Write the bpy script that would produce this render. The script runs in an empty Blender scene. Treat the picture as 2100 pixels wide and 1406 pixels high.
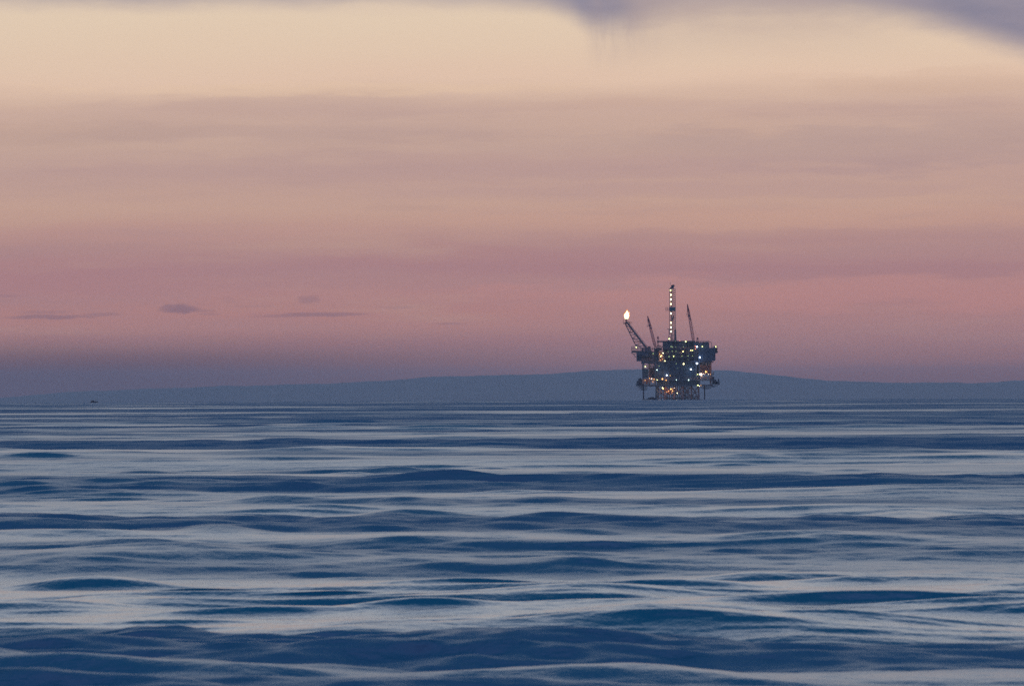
import bpy, bmesh, math, random
import numpy as np
from mathutils import Vector, Matrix

C = bpy.context.scene.collection
S = bpy.context.scene
rad = math.radians
PX = 36.0 / 2100 / 300          # angle of one photograph pixel (300 mm lens, 36 mm sensor)
EYE = 4.0                        # eye height over mean water level
RE = 6371000.0                   # earth radius: the sea really curves away
DIP = math.sqrt(2 * EYE / RE)
HOR_Y = 822.0                    # sea horizon line in the middle of the photograph
ROLL = 10.0 / 2100

# ------------------------------------------------------------------ camera
cd = bpy.data.cameras.new('camera')
cam = bpy.data.objects.new('camera', cd)
C.objects.link(cam)
cd.lens = 300; cd.sensor_width = 36; cd.sensor_fit = 'HORIZONTAL'
cd.clip_start = 1.0; cd.clip_end = 200000
cd.dof.use_dof = True; cd.dof.focus_distance = 6000; cd.dof.aperture_fstop = 9.0
pitch = (HOR_Y - 703) * PX - DIP
cam.location = (0, 0, EYE)
cam.matrix_world = Matrix.Translation((0, 0, EYE)) @ Matrix.Rotation(math.pi / 2 + pitch, 4, 'X') @ Matrix.Rotation(-ROLL, 4, 'Z')
S.camera = cam
S.view_settings.view_transform = 'Standard'; S.view_settings.look = 'None'
S.view_settings.exposure = 0; S.view_settings.gamma = 1
S.cycles.use_denoising = False
S.cycles.max_bounces = 6; S.cycles.volume_bounces = 0
S.cycles.use_adaptive_sampling = False

# ------------------------------------------------------------------ node helpers
class N:
    """a float socket with arithmetic"""
    def __init__(s, nt, sock): s.nt = nt; s.s = sock
    def op(s, o, b=None, c=None, clamp=False):
        n = s.nt.nodes.new('ShaderNodeMath'); n.operation = o; n.use_clamp = clamp
        for i, v in enumerate((s, b, c)):
            if v is None: continue
            if isinstance(v, N): s.nt.links.new(v.s, n.inputs[i])
            else: n.inputs[i].default_value = v
        return N(s.nt, n.outputs[0])
    def __add__(s, b): return s.op('ADD', b)
    def __sub__(s, b): return s.op('SUBTRACT', b)
    def __mul__(s, b): return s.op('MULTIPLY', b)
    def __truediv__(s, b): return s.op('DIVIDE', b)
    __radd__ = __add__; __rmul__ = __mul__
    def sm(s, a, b):
        n = s.nt.nodes.new('ShaderNodeMapRange'); n.interpolation_type = 'SMOOTHSTEP'
        s.nt.links.new(s.s, n.inputs[0]); n.inputs[1].default_value = a; n.inputs[2].default_value = b
        return N(s.nt, n.outputs[0])
def xyz(nt, x, y, z):
    n = nt.nodes.new('ShaderNodeCombineXYZ')
    for i, v in enumerate((x, y, z)):
        if isinstance(v, N): nt.links.new(v.s, n.inputs[i])
        else: n.inputs[i].default_value = v
    return n.outputs[0]
def noise(nt, vec, scale=1, detail=3, rough=.5):
    n = nt.nodes.new('ShaderNodeTexNoise'); n.inputs['Scale'].default_value = scale
    n.inputs['Detail'].default_value = detail; n.inputs['Roughness'].default_value = rough
    if vec is not None: nt.links.new(vec, n.inputs['Vector'])
    return N(nt, n.outputs[0])
def lin(c): return tuple(((v / 255 + .055) / 1.055) ** 2.4 if v > 10 else v / 255 / 12.92 for v in c)
def ramp(nt, fac, stops, interp='LINEAR'):
    n = nt.nodes.new('ShaderNodeValToRGB'); r = n.color_ramp; r.interpolation = interp
    stops = sorted(stops)
    while len(r.elements) < len(stops): r.elements.new(.5)
    for e, (p, c) in zip(r.elements, stops): e.position = p; e.color = (*c, 1)
    nt.links.new(fac.s, n.inputs[0]); return n.outputs[0]
def mix(nt, fac, a, b, mode='MIX'):
    n = nt.nodes.new('ShaderNodeMix'); n.data_type = 'RGBA'; n.blend_type = mode
    for i, v in ((0, fac), (6, a), (7, b)):
        if isinstance(v, N): nt.links.new(v.s, n.inputs[i])
        elif isinstance(v, (int, float)): n.inputs[i].default_value = v
        elif isinstance(v, tuple): n.inputs[i].default_value = (*v, 1)
        else: nt.links.new(v, n.inputs[i])
    return n.outputs[2]

# ------------------------------------------------------------------ dusk sky
SKY_K = 1.0
w = bpy.data.worlds.new('World'); S.world = w; w.use_nodes = True
nt = w.node_tree; nt.nodes.clear()
out = nt.nodes.new('ShaderNodeOutputWorld'); bg = nt.nodes.new('ShaderNodeBackground')
nt.links.new(bg.outputs[0], out.inputs[0])
tc = nt.nodes.new('ShaderNodeTexCoord'); sp = nt.nodes.new('ShaderNodeSeparateXYZ')
nt.links.new(tc.outputs['Generated'], sp.inputs[0])
dx, dy, dz = (N(nt, sp.outputs[i]) for i in range(3))
az = dx.op('ARCTAN2', dy)                      # 0 towards the platform side, radians
el = dz.op('ARCSINE')
u = az * (1 / PX)                              # the same angles in fine units
v = el * (1 / PX) + az * (1 / PX * -ROLL)      # height above the level, tilted a hair like the cloud deck
X = u + 1050.0
Y = (v * -1.0) + (HOR_Y - DIP / PX)            # grows downwards
# slow warps so that bands are streaky, never ruled
wv = xyz(nt, u * .0011, v * .007, 0.0)
w1 = noise(nt, wv, 1, 4, .55) - .5
w2 = noise(nt, xyz(nt, u * .0030, v * .022, 7.0), 1, 5, .6) - .5
amp = Y.sm(720, 350) * 62.0 + 9
Yw = Y + w1 * amp + w2 * (amp * .45)
R0, R1 = -120.0, 900.0
def rp(y): return (y - R0) / (R1 - R0)
stops = [(-120, (202, 184, 175)), (30, (221, 200, 178)), (100, (220, 196, 175)), (160, (219, 191, 172)), (198, (205, 177, 162)),
         (222, (197, 169, 158)), (290, (191, 163, 153)), (350, (184, 155, 150)), (420, (189, 157, 147)),
         (455, (184, 150, 143)), (500, (172, 138, 139)), (548, (164, 130, 137)), (590, (166, 130, 136)),
         (640, (168, 128, 133)), (670, (163, 127, 134)), (695, (153, 122, 133)), (720, (143, 118, 133)),
         (750, (130, 112, 132)), (775, (118, 106, 129)), (820, (108, 102, 128))]
HZ = (.13, .155, .27); DENS = 2.9e-5             # glow and density of the air in front of the sky
def beyond(c, y):                                # colour of the sky itself behind that air
    L = min(50000, 126 / max(.0024, (HOR_Y - y) * PX - DIP)); T = math.exp(-DENS * L)
    return tuple(max(.01, (q_ - (1 - T) * h_) / T) for q_, h_ in zip(lin(c), HZ))
near = ramp(nt, (Yw - R0) / (R1 - R0), [(rp(y), beyond(c, y)) for y, c in stops])
# rose and dusk-purple streaks
st = noise(nt, xyz(nt, u * .0016 + 3.0, v * .016, 2.0), 1, 5, .6)
near = mix(nt, st.sm(.46, .80) * Y.sm(780, 600) * Y.sm(150, 235) * .34, near, lin((165, 138, 142)))
near = mix(nt, st.sm(.50, .24) * Y.sm(780, 620) * Y.sm(150, 260) * .35, near, lin((200, 165, 146)))
# rose belt left of the platform, greyer sky low at the left
near = mix(nt, X.sm(700, 0) * Y.sm(450, 560) * Y.sm(640, 580) * .18, near, lin((172, 116, 128)))
near = mix(nt, X.sm(1500, 100) * Y.sm(660, 770) * .85, near, beyond((96, 98, 124), 770))
near = mix(nt, X.sm(1200, 1800) * Y.sm(560, 640) * Y.sm(730, 670) * .35, near, lin((174, 131, 133)))
# the slate cloud over the top right with its fringe of falling rain
fc = nt.nodes.new('ShaderNodeFloatCurve')
pts = [(-300, -30), (300, -12), (900, -12), (1080, 0), (1170, 22), (1225, 50), (1290, 50), (1350, 30), (1450, 12), (1560, 12), (1760, 24),
       (1900, 48), (2000, 78), (2100, 108), (2400, 200), (3000, 420)]
cv = fc.mapping.curves[0]
CX0, CX1, CY0, CY1 = -300., 3000., -30., 420.
for i, (a, b) in enumerate(pts):
    p = ((a - CX0) / (CX1 - CX0), (b - CY0) / (CY1 - CY0))
    if i == 0: cv.points[0].location = p
    elif i == len(pts) - 1: cv.points[-1].location = p
    else: cv.points.new(*p)
fc.mapping.update()
nt.links.new(((X - CX0) / (CX1 - CX0)).op('MULTIPLY', 1.0, clamp=True).s, fc.inputs['Value'])
yb = N(nt, fc.outputs[0]) * (CY1 - CY0) + CY0
n3 = noise(nt, xyz(nt, u * .006, v * .02, 4.0), 1, 4, .6) - .5
vir = noise(nt, xyz(nt, u * .028, v * .007, 9.0), 1, 5, .62)
win = X.sm(1195, 1232) * X.sm(1400, 1262)
soft = (yb - Y) + n3 * 44.0 + (vir - .5) * win * 14.0
cm = soft.sm(-42, 36)
near = mix(nt, cm * .95, near, mix(nt, n3.sm(-.2, .25), lin((124, 126, 150)), lin((142, 138, 156))))
near = mix(nt, win * Y.sm(170, 60) * vir.sm(.1, .9) * .5, near, lin((160, 146, 152)))
near = mix(nt, X.sm(1250, 1330) * X.sm(2000, 1600) * Y.sm(150, 20) * (n3 * .8 + .55), near, lin((186, 166, 160)))
# small dark clouds standing low over the horizon at the left
def blob(cx, cy, rx, ry, wob):
    ax = (X - cx) / rx + wob; ay = (Y - cy) / ry + wob * 1.6
    return (ax * ax + ay * ay).sm(1.8, 0)
bandn = noise(nt, xyz(nt, u * .0045, v * .03, 3.0), 1, 5, .6) - .5
for (cx, cy, rx, ry, k, c) in [(650, 215, 420, 22, .5, (178, 152, 150)), (520, 268, 520, 14, .5, (172, 148, 148)), (100, 262, 380, 20, .45, (176, 150, 144)),
        (950, 345, 800, 22, .45, (170, 142, 146)), (1850, 300, 520, 38, .5, (160, 140, 146)), (1950, 235, 500, 18, .4, (182, 154, 150)),
        (1300, 300, 420, 16, .35, (176, 152, 150)), (1450, 395, 600, 13, .4, (166, 140, 148)), (1700, 455, 700, 18, .4, (196, 156, 142)),
        (1750, 560, 620, 15, .5, (154, 118, 132)), (1050, 535, 500, 22, .45, (158, 118, 132)), (1800, 610, 700, 26, .5, (188, 137, 138)),
        (80, 560, 420, 30, .12, (168, 116, 130)), (1950, 180, 300, 20, .45, (198, 168, 152)), (700, 180, 500, 10, .3, (226, 196, 164)),
        (300, 470, 500, 14, .35, (178, 138, 140)), (1500, 490, 560, 12, .35, (160, 128, 136)), (900, 600, 800, 10, .25, (180, 134, 136)),
        (1250, 215, 260, 9, .35, (190, 160, 150)), (1000, 700, 900, 14, .3, (146, 116, 134))]:
    near = mix(nt, blob(cx, cy, rx, ry * 1.25, bandn * 2.2) * (k * .62), near, beyond(c, cy))
tot = None
wx = (noise(nt, xyz(nt, u * .02, v * .05, 1.0), 1, 4, .65) - .5)
for (cx, cy, rx, ry, k) in [(100, 641, 95, 4.2, .75), (90, 631, 55, 4, .35), (208, 637, 42, 4.5, .5), (366, 627, 40, 8, .95), (410, 631, 34, 3, .4),
                            (633, 609, 24, 9, .5), (650, 641, 105, 4.5, .75), (580, 644, 60, 2.5, .5), (430, 638, 22, 3, .35), (820, 628, 45, 3, .25),
                            (922, 662, 34, 2.4, .4), (12, 597, 30, 3, .3), (470, 610, 12, 6, .15), (520, 623, 50, 2.5, .18), (835, 425, 90, 8, .12)]:
    ax = (X - cx) / rx + wx * 1.2; ay = (Y - cy) / ry + wx * 2.4
    g = (ax * ax + ay * ay).sm(1.7, .05) * k
    tot = g if tot is None else tot.op('MAXIMUM', g)
near = mix(nt, tot * .6, near, lin((118, 98, 118)))
# sky above the frame: cloud layer pale low down, dark band and bright blue overhead shaped to light sea and haze
e = el * (180 / math.pi / 90)
wn = noise(nt, xyz(nt, az * 3.0, el * 14.0, 5.0), 1, 4, .55) - .5
ew = e + wn * e * .5
far = ramp(nt, ew.op('MULTIPLY', 1.0, clamp=True), [(0, (.34, .27, .28)), (2.6 / 90, (.66, .57, .52)), (5 / 90, (.61, .63, .63)), (9.5 / 90, (.40, .47, .58)),
      (13.2 / 90, (.10, .20, .32)), (17 / 90, (.001, .08, .17)), (27 / 90, (.001, .10, .20)), (42 / 90, (.20, .36, .72)), (1, (.30, .47, .88))])
bk = dy.sm(.2, -.6)                             # the unlit side of the sky behind the viewer
far = mix(nt, bk * .55, far, (.12, .19, .38))
col = mix(nt, el.sm(2.5 * math.pi / 180, 3.6 * math.pi / 180), near, far)
col = mix(nt, dy.sm(.9, .2), col, far)
sky = nt.nodes.new('ShaderNodeTexSky'); sky.sky_type = 'NISHITA'; sky.sun_disc = False
sky.sun_elevation = rad(0.5); sky.sun_rotation = rad(25)
col = mix(nt, .008, col, sky.outputs[0], 'ADD')
nt.links.new(col, bg.inputs[0]); bg.inputs[1].default_value = SKY_K

# last glow of the sun that has just gone: very weak and very soft
sd = bpy.data.lights.new('sun', 'SUN'); sd.energy = 0.12; sd.angle = rad(20); sd.color = (1, .62, .5)
sun = bpy.data.objects.new('sun', sd); C.objects.link(sun)
sun.rotation_euler = (rad(84), 0, rad(-50))

# ------------------------------------------------------------------ generic builders
def tag(o, label=None, cat=None, group=None, kind=None):
    for k, val in (('label', label), ('category', cat), ('group', group), ('kind', kind)):
        if val: o[k] = val
    return o
def mesh_obj(name, bm, m, parent=None, smooth=False):
    me = bpy.data.meshes.new(name); bm.to_mesh(me); bm.free()
    if m: me.materials.append(m)
    if smooth: me.polygons.foreach_set('use_smooth', [True] * len(me.polygons))
    o = bpy.data.objects.new(name, me); C.objects.link(o)
    if parent: o.parent = parent
    return o
def B(): return bmesh.new()
def box(bm, x0, x1, y0, y1, z0, z1, bev=0):
    r = bmesh.ops.create_cube(bm, size=1, matrix=Matrix.Translation(((x0 + x1) / 2, (y0 + y1) / 2, (z0 + z1) / 2)) @ Matrix.Diagonal((abs(x1 - x0), abs(y1 - y0), abs(z1 - z0), 1)))
    if bev:
        es = list({e for vv in r['verts'] for e in vv.link_edges})
        bmesh.ops.bevel(bm, geom=es, offset=bev, segments=2, affect='EDGES')
def bar(bm, p, q, t, seg=6, t2=None):
    p = Vector(p); q = Vector(q); d = q - p
    if d.length < 1e-4: return
    bmesh.ops.create_cone(bm, cap_ends=True, segments=seg, radius1=t / 2, radius2=(t2 or t) / 2, depth=d.length,
        matrix=Matrix.Translation((p + q) / 2) @ d.to_track_quat('Z', 'Y').to_matrix().to_4x4())
def path(bm, pts, t, seg=6):
    for a, b in zip(pts, pts[1:]): bar(bm, a, b, t, seg)
def rail(bm, x0, x1, y0, y1, z, h=1.5, step=2.2, t=.16, sides='fblr'):
    segs = {'f': ((x0, y0), (x1, y0)), 'b': ((x0, y1), (x1, y1)), 'l': ((x0, y0), (x0, y1)), 'r': ((x1, y0), (x1, y1))}
    for s in sides:
        (ax, ay), (bx, by) = segs[s]
        n = max(1, int(math.hypot(bx - ax, by - ay) / step))
        for k in (.5, 1): bar(bm, (ax, ay, z + h * k), (bx, by, z + h * k), t * .8, 4)
        for i in range(n + 1):
            f = i / n; bar(bm, (ax + (bx - ax) * f, ay + (by - ay) * f, z), (ax + (bx - ax) * f, ay + (by - ay) * f, z + h), t, 4)

_m = {}
def mat(name, col, rough=.6, metal=0.0, var=.35, scale=.35, emit=None, es=0, rust=0):
    if name in _m: return _m[name]
    m = bpy.data.materials.new(name); m.use_nodes = True; t = m.node_tree
    b = t.nodes['Principled BSDF']; b.inputs['Roughness'].default_value = rough; b.inputs['Metallic'].default_value = metal
    tcn = t.nodes.new('ShaderNodeTexCoord')
    n = noise(t, tcn.outputs['Object'], scale, 5, .65)
    c = mix(t, n.sm(.3, .7), tuple(x * (1 - var) for x in col), tuple(min(1, x * (1 + var)) for x in col))
    if rust:
        n2 = noise(t, tcn.outputs['Object'], scale * 2.3, 6, .7)
        c = mix(t, n2.sm(.52, .66) * rust, c, (.11, .04, .022))
    t.links.new(c, b.inputs['Base Color'])
    if emit:
        b.inputs['Emission Color'].default_value = (*emit, 1); b.inputs['Emission Strength'].default_value = es
    _m[name] = m; return m

# ------------------------------------------------------------------ sea: one real, displaced, curved sheet
rng = np.random.RandomState(11)
# broad bands of ruffled and of slack water, by distance from the shore, and a few single larger waves rolling in
WIND_Y = [0, 118, 138, 147, 158, 214, 228, 246, 262, 330, 380, 530, 575, 680, 760, 900, 1020, 1180, 1300, 1500, 1750, 2100, 2500, 3100, 4200, 5500, 9000]
WIND_B = [1.6, 2.2, 1.6, -2.0, -2.2, -2.0, .0, .0, -2.2, -2.0, -2.2, -1.8, 2.2, 2.4, -2.0, -1.6, 1.8, 1.0, -2.0, 1.8, -1.2, 2.2, -.6, 2.4, 1.2, 2.4, 2.6]
SETS = [(6.0, 142, .37, 3.2, 6.0), (-5.5, 139, .20, 2.2, 5.5), (-1.8, 163, .13, 2.0, 4.5), (8.5, 160, .11, 1.8, 3), (-6, 123, .15, 2.2, 3.2), (6.5, 121, .32, 2.6, 2.8),
        (-2, 229, .17, 3.4, 10), (9, 238, .13, 2.6, 6), (-6, 210, .08, 1.6, 4), (6, 195, .10, 1.8, 4), (12, 187, .12, 1.8, 4), (-12, 335, .16, 3, 7), (2, 318, .14, 2.4, 5), (10, 345, .14, 3, 5),
        (-3, 285, .11, 2.0, 4), (9, 280, .12, 1.8, 3.5), (0, 548, .30, 7, 60), (-14, 430, .2, 4, 8), (6, 415, .2, 4, 9)]
def wave_field(x, y, dr):
    """swell and chop, metres; dr = local spacing of the rows, so shorter waves fade out where the sheet cannot carry them"""
    patch = np.zeros_like(x)
    for i in range(17):                         # wind patches: where the chop is strong and where it is slack
        L = 11 * 1.30 ** i; a = rng.uniform(-.6, .6) + math.pi / 2
        patch += np.sin(2 * math.pi / L * (np.cos(a) * x * .7 + np.sin(a) * y) + rng.uniform(0, 6.28)).astype(np.float32)
    wob = np.sin(x / 11 + 1) + np.sin(x / 4.3 + 2) * .5 + np.sin(x / 29) * 1.5
    yy = y * (1 + .022 * wob)
    patch = patch * .62 + np.interp(yy, WIND_Y, WIND_B).astype(np.float32)
    patch = 1 / (1 + np.exp(-patch))            # 0..1
    z = np.zeros_like(x); lost = np.zeros_like(x)
    def add(L, a, A, mod):
        kx, ky = 2 * math.pi / L * math.cos(a), 2 * math.pi / L * math.sin(a)
        ph = (kx * x + ky * y + rng.uniform(0, 6.28)).astype(np.float32)
        fade = np.clip((L / dr - 2.2) / 2.5, 0, 1)
        s = np.sin(ph)
        sl = (A * 2 * math.pi / L * (mod if mod is not None else 1)) ** 2 * .5 * (1 - fade * fade)
        lost[...] += sl
        z_ = A * fade * (s + .18 * np.cos(2 * ph) * min(1, L / 4))
        return z_ * (mod if mod is not None else 1)
    wx_ = np.zeros_like(x); wy_ = np.zeros_like(x)
    for i in range(8):                          # bend the crests so that no train runs ruler-straight
        L = 9 * 1.5 ** i; a = rng.uniform(0, 6.28)
        ph = 2 * math.pi / L * (math.cos(a) * x + math.sin(a) * y) + rng.uniform(0, 6.28)
        wy_ += (L * .022 * np.sin(ph)).astype(np.float32); wx_ += (L * .022 * np.cos(ph * .83 + 1)).astype(np.float32)
    x = x + wx_; y = y + wy_
    for i in range(8):                          # swell
        L = rng.uniform(18, 55); a = -math.pi / 2 + rng.normal(0, .12)
        z += add(L, a, L * .0012, None)
    for i in range(6):                          # long low groundswell that makes the skyline of the sea uneven
        z += add(rng.uniform(60, 150), -math.pi / 2 + rng.normal(0, .25), rng.uniform(.06, .12), None)
    for i in range(26):                         # mid waves
        L = math.exp(rng.uniform(math.log(3.2), math.log(11))); a = -math.pi / 2 + rng.normal(0, .42)
        z += add(L, a, L * .0022, .18 + 1.1 * patch)
    for i in range(60):                         # chop
        L = math.exp(rng.uniform(math.log(.6), math.log(3.5))); a = -math.pi / 2 + rng.normal(0, .6)
        z += add(L, a, L * .0026, .26 + 1.2 * patch)
    for (cx, cy, A, wd, hw) in SETS:
        yc = cy + .035 * (x - cx) * (1 if cx > 0 else -.6)
        g = np.exp(-np.abs((x - cx) / hw) ** 2.4)
        dd = y - yc
        z += (A * g * np.exp(-np.where(dd < 0, dd / wd, dd / (wd * 2.2)) ** 2)).astype(np.float32)
        r2 = np.random.RandomState(4)
    for k in range(800):                        # short steep wavelets riding on the rest
        cy = 105 * 12 ** r2.uniform(0, 1); cx = r2.uniform(-1, 1) * cy * .075
        A = r2.uniform(.035, .125) * (1 + cy / 900); wd = A * r2.uniform(6, 9); hw = r2.uniform(.6, 2.2) * (1 + cy / 350)
        sl = r2.normal(0, .06)
        lo, hi = np.searchsorted(rows, [cy - 8 * wd, cy + 12 * wd])
        xx, yy = x[lo:hi], y[lo:hi]
        dd = yy - cy - sl * (xx - cx)
        z[lo:hi] += (A * np.exp(-np.abs((xx - cx) / hw) ** 2.2) * np.exp(-np.where(dd < 0, dd / wd, dd / (wd * 2.5)) ** 2)).astype(np.float32)
    return z, patch, lost

rows = [4.0]
while rows[-1] < 60: rows.append(rows[-1] * 1.03)
while rows[-1] < 9000: rows.append(rows[-1] + max(.15, .00105 * rows[-1]))
while rows[-1] < 60000: rows.append(rows[-1] * 1.03)
rows = np.array(rows, np.float64)
fine = np.linspace(-rad(4.1), rad(4.1), 640)
side = rad(4.1) + (np.arange(1, 30) / 29.0) ** 2 * rad(84)
ang = np.concatenate([-side[::-1], fine, side])
dr = np.gradient(rows)
Rg, Ag = np.meshgrid(rows, ang, indexing='ij')
xs = (Rg * np.sin(Ag)); ys = (Rg * np.cos(Ag))
drg = np.repeat(dr[:, None], len(ang), 1).astype(np.float32)
dag = np.repeat(np.gradient(ang)[None, :], len(rows), 0) * Rg
zz, pat, lost = wave_field(xs.astype(np.float32), ys.astype(np.float32), np.maximum(drg, dag * .25).astype(np.float32))
zz = zz - (Rg ** 2 / (2 * RE))
nr, na = len(rows), len(ang)
me = bpy.data.meshes.new('sea')
co = np.stack([xs, ys, zz], -1).reshape(-1, 3).astype(np.float32)
me.vertices.add(nr * na); me.vertices.foreach_set('co', co.ravel())
ii = (np.arange(nr - 1)[:, None] * na + np.arange(na - 1)[None, :]).ravel()
quads = np.stack([ii, ii + 1, ii + 1 + na, ii + na], -1).astype(np.int32)[:, ::-1]
me.loops.add(quads.size); me.loops.foreach_set('vertex_index', np.ascontiguousarray(quads).ravel())
me.polygons.add(len(quads)); me.polygons.foreach_set('loop_start', np.arange(0, quads.size, 4, dtype=np.int32))
me.polygons.foreach_set('use_smooth', np.ones(len(quads), bool))
at = me.attributes.new('ripple', 'FLOAT', 'POINT'); at.data.foreach_set('value', np.sqrt(2 * (lost + (.008 + .055 * pat) ** 2)).reshape(-1).astype(np.float32))
at = me.attributes.new('patch', 'FLOAT', 'POINT'); at.data.foreach_set('value', pat.reshape(-1).astype(np.float32))
me.update(); me.validate()
sea = bpy.data.objects.new('sea', me); C.objects.link(sea); sea['kind'] = 'structure'
print('sea', nr, na, nr * na, 'normal z', me.polygons[1000].normal.z)

m = bpy.data.materials.new('sea_water'); m.use_nodes = True; t = m.node_tree
b = t.nodes['Principled BSDF']
b.inputs['Base Color'].default_value = (.0, .048, .118, 1)
b.inputs['IOR'].default_value = 1.333
an = t.nodes.new('ShaderNodeAttribute'); an.attribute_name = 'patch'
pf = N(t, an.outputs['Fac'])
geo = t.nodes.new('ShaderNodeNewGeometry')
mp = t.nodes.new('ShaderNodeMapping'); mp.inputs['Scale'].default_value = (.7, 1.2, 1)
t.links.new(geo.outputs['Position'], mp.inputs[0])
r1 = noise(t, mp.outputs[0], 2.2, 5, .6)
an2 = t.nodes.new('ShaderNodeAttribute'); an2.attribute_name = 'ripple'   # slope of the ripples too fine for the sheet
t.links.new(N(t, an2.outputs['Fac']).op('SQRT').s, b.inputs['Roughness'])
bu = t.nodes.new('ShaderNodeBump'); bu.inputs['Distance'].default_value = .085
mp2 = t.nodes.new('ShaderNodeMapping'); mp2.inputs['Scale'].default_value = (1.5, .55, 1); mp2.inputs['Rotation'].default_value = (0, 0, rad(9))
t.links.new(geo.outputs['Position'], mp2.inputs[0])
r2_ = noise(t, mp2.outputs[0], 1.0, 4, .6)
t.links.new((r1 * (pf * .6 + .12) + r2_ * (pf * .9 + .75)).s, bu.inputs['Height']); bu.inputs['Strength'].default_value = .8
t.links.new(bu.outputs[0], b.inputs['Normal'])
me.materials.append(m)

# ------------------------------------------------------------------ far island
HD = 40000.0
prof = [(-1500, 826), (-300, 824), (0, 817), (60, 810), (120, 804.5), (250, 799), (400, 793.5), (600, 788), (700, 785), (800, 779.5), (870, 773), (960, 770), (1060, 768.5),
        (1160, 764.5), (1220, 759), (1290, 757), (1400, 758), (1500, 759.5), (1560, 765), (1620, 773), (1700, 780), (1800, 784),
        (1900, 784.3), (2020, 785), (2060, 782), (2100, 779), (2300, 772), (2700, 790), (3600, 826)]
def ridge(xp): return float(np.interp(xp, [p[0] for p in prof], [p[1] for p in prof]))
def skyline(xp):
    y = sum(ridge(xp + k * 12) for k in (-2, -1, 0, 1, 2)) / 5 + (xp - 1050) * ROLL
    el_ = (HOR_Y - y) * PX - DIP
    return EYE + el_ * HD + math.sin(xp * .11) * .8 + math.sin(xp * .043 + 1) * 1.2 + math.sin(xp * .27) * .5
bm = B(); grid = []
base = -HD ** 2 / (2 * RE) - 4
for j, (off, k) in enumerate([(-3500, 0), (-2600, .30), (-1800, .52), (-1000, .80), (-400, .95), (0, 1), (700, .86), (1800, .5), (3500, 0)]):
    row = []
    for xp in range(-1500, 3601, 10):
        a = (xp - 1050) * PX; d = HD + off
        top = skyline(xp)
        z = base + (top - base) * k + (math.sin(xp * .05 + j) * 5 + math.sin(xp * .021 - 2 * j) * 6) * (0 if k in (0, 1) else 1) * k
        row.append(bm.verts.new((d * math.sin(a), d * math.cos(a), z)))
    grid.append(row)
for r_, s_ in zip(grid, grid[1:]):
    for i in range(len(r_) - 1): bm.faces.new((r_[i], r_[i + 1], s_[i + 1], s_[i]))
hills = mesh_obj('hills', bm, mat('scrub_hillside', (.05, .055, .035), .9, var=.4, scale=.003), smooth=True)
hills['kind'] = 'structure'

# ------------------------------------------------------------------ oil platform
PD = 6000.0                                     # distance of the platform
U = PX * PD / (1298 / 240)                      # metres per unit of the survey drawing used below
def gx(a): return (a - 649) * U
def gz(b_): return (1346 - b_) * U
root = bpy.data.objects.new('oil_platform', None); C.objects.link(root)
pa = (1380 - 1050) * PX
root.location = (PD * math.sin(pa), PD * math.cos(pa), -PD ** 2 / (2 * RE) - .3)
root.rotation_euler = (0, 0, -pa)
tag(root, 'steel offshore oil platform on the horizon with lit derrick, two cranes and burning flare', 'oil platform')

M_DK = mat('dark_navy_steel', (.030, .048, .085), .6, rust=.35)
M_BL = mat('blue_grey_cladding', (.045, .085, .145), .6, rust=.25, scale=.2)
M_GR = mat('weathered_grey_steel', (.10, .09, .10), .6, rust=.5)
M_RD = mat('faded_red_crane_paint', (.50, .12, .12), .55, rust=.2)
M_RS = mat('rusty_steel', (.14, .065, .05), .75, rust=.5)
M_TR = mat('dull_purple_grey_truss_steel', (.17, .12, .14), .6, rust=.4)
M_LG = mat('pale_grey_steel', (.22, .22, .23), .6, rust=.3)
M_CN = mat('grey_container_paint', (.15, .12, .11), .6, rust=.4)

def part(name, bm, m, parent=None, **k):
    o = mesh_obj(name, bm, m, parent or root, **k); return o

Y0, Y1 = -22.0, 22.0
rnd = random.Random(5)
# --- jacket: battered legs with bracing
bm = B(); legs = []
LX = [470, 560, 660, 760, 850, 928]
for yy in (-16, -2, 14):
    for a in LX:
        q = B(); s = (a - 690) / 260
        bar(q, (gx(a + s * 12), yy * 1.12, -12), (gx(a), yy, gz(1175)), 1.25 if a != 470 else 1.9, 10)
        part('leg', q, M_TR if a != 470 else M_BL)
zl = [-6, gz(1312), gz(1250), gz(1180)]
q = B()
for yy in (-16, -2, 14):
    for a, c in zip(LX, LX[1:]):
        bar(q, (gx(a), yy, zl[2]), (gx(c), yy, zl[2]), .45); bar(q, (gx(a), yy, zl[1]), (gx(c), yy, zl[1]), .7)
        bar(q, (gx(a), yy, zl[1]), (gx(c), yy, zl[3]), .7); bar(q, (gx(c), yy, zl[1]), (gx(a), yy, zl[3]), .7)
        bar(q, (gx(a), yy, zl[0]), (gx(c), yy, zl[1]), .6); bar(q, (gx(c), yy, zl[0]), (gx(a), yy, zl[1]), .6)
for a in LX:
    for (ya, yb_) in ((-16, -2), (-2, 14)):
        bar(q, (gx(a), ya, zl[1]), (gx(a), yb_, zl[3]), .55); bar(q, (gx(a), yb_, zl[1]), (gx(a), ya, zl[3]), .55)
        bar(q, (gx(a), ya, zl[1]), (gx(a), yb_, zl[1]), .6)
part('cross_bracing', q, M_TR)
for k in range(14):                              # well conductors standing among the legs
    q = B(); xx = gx(720 + (k % 7) * 17); yy = -8 + (k // 7) * 5
    bar(q, (xx, yy, -10), (xx, yy, gz(1178)), .62, 8); part('conductor_pipe', q, M_TR)
for a, t_ in ((320, .95), (997, .8)):            # slender outer piles
    for yy in (-14, 12):
        q = B(); bar(q, (gx(a), yy, -10), (gx(a), yy, gz(1165)), t_, 10); part('outer_pile', q, M_DK)
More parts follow.
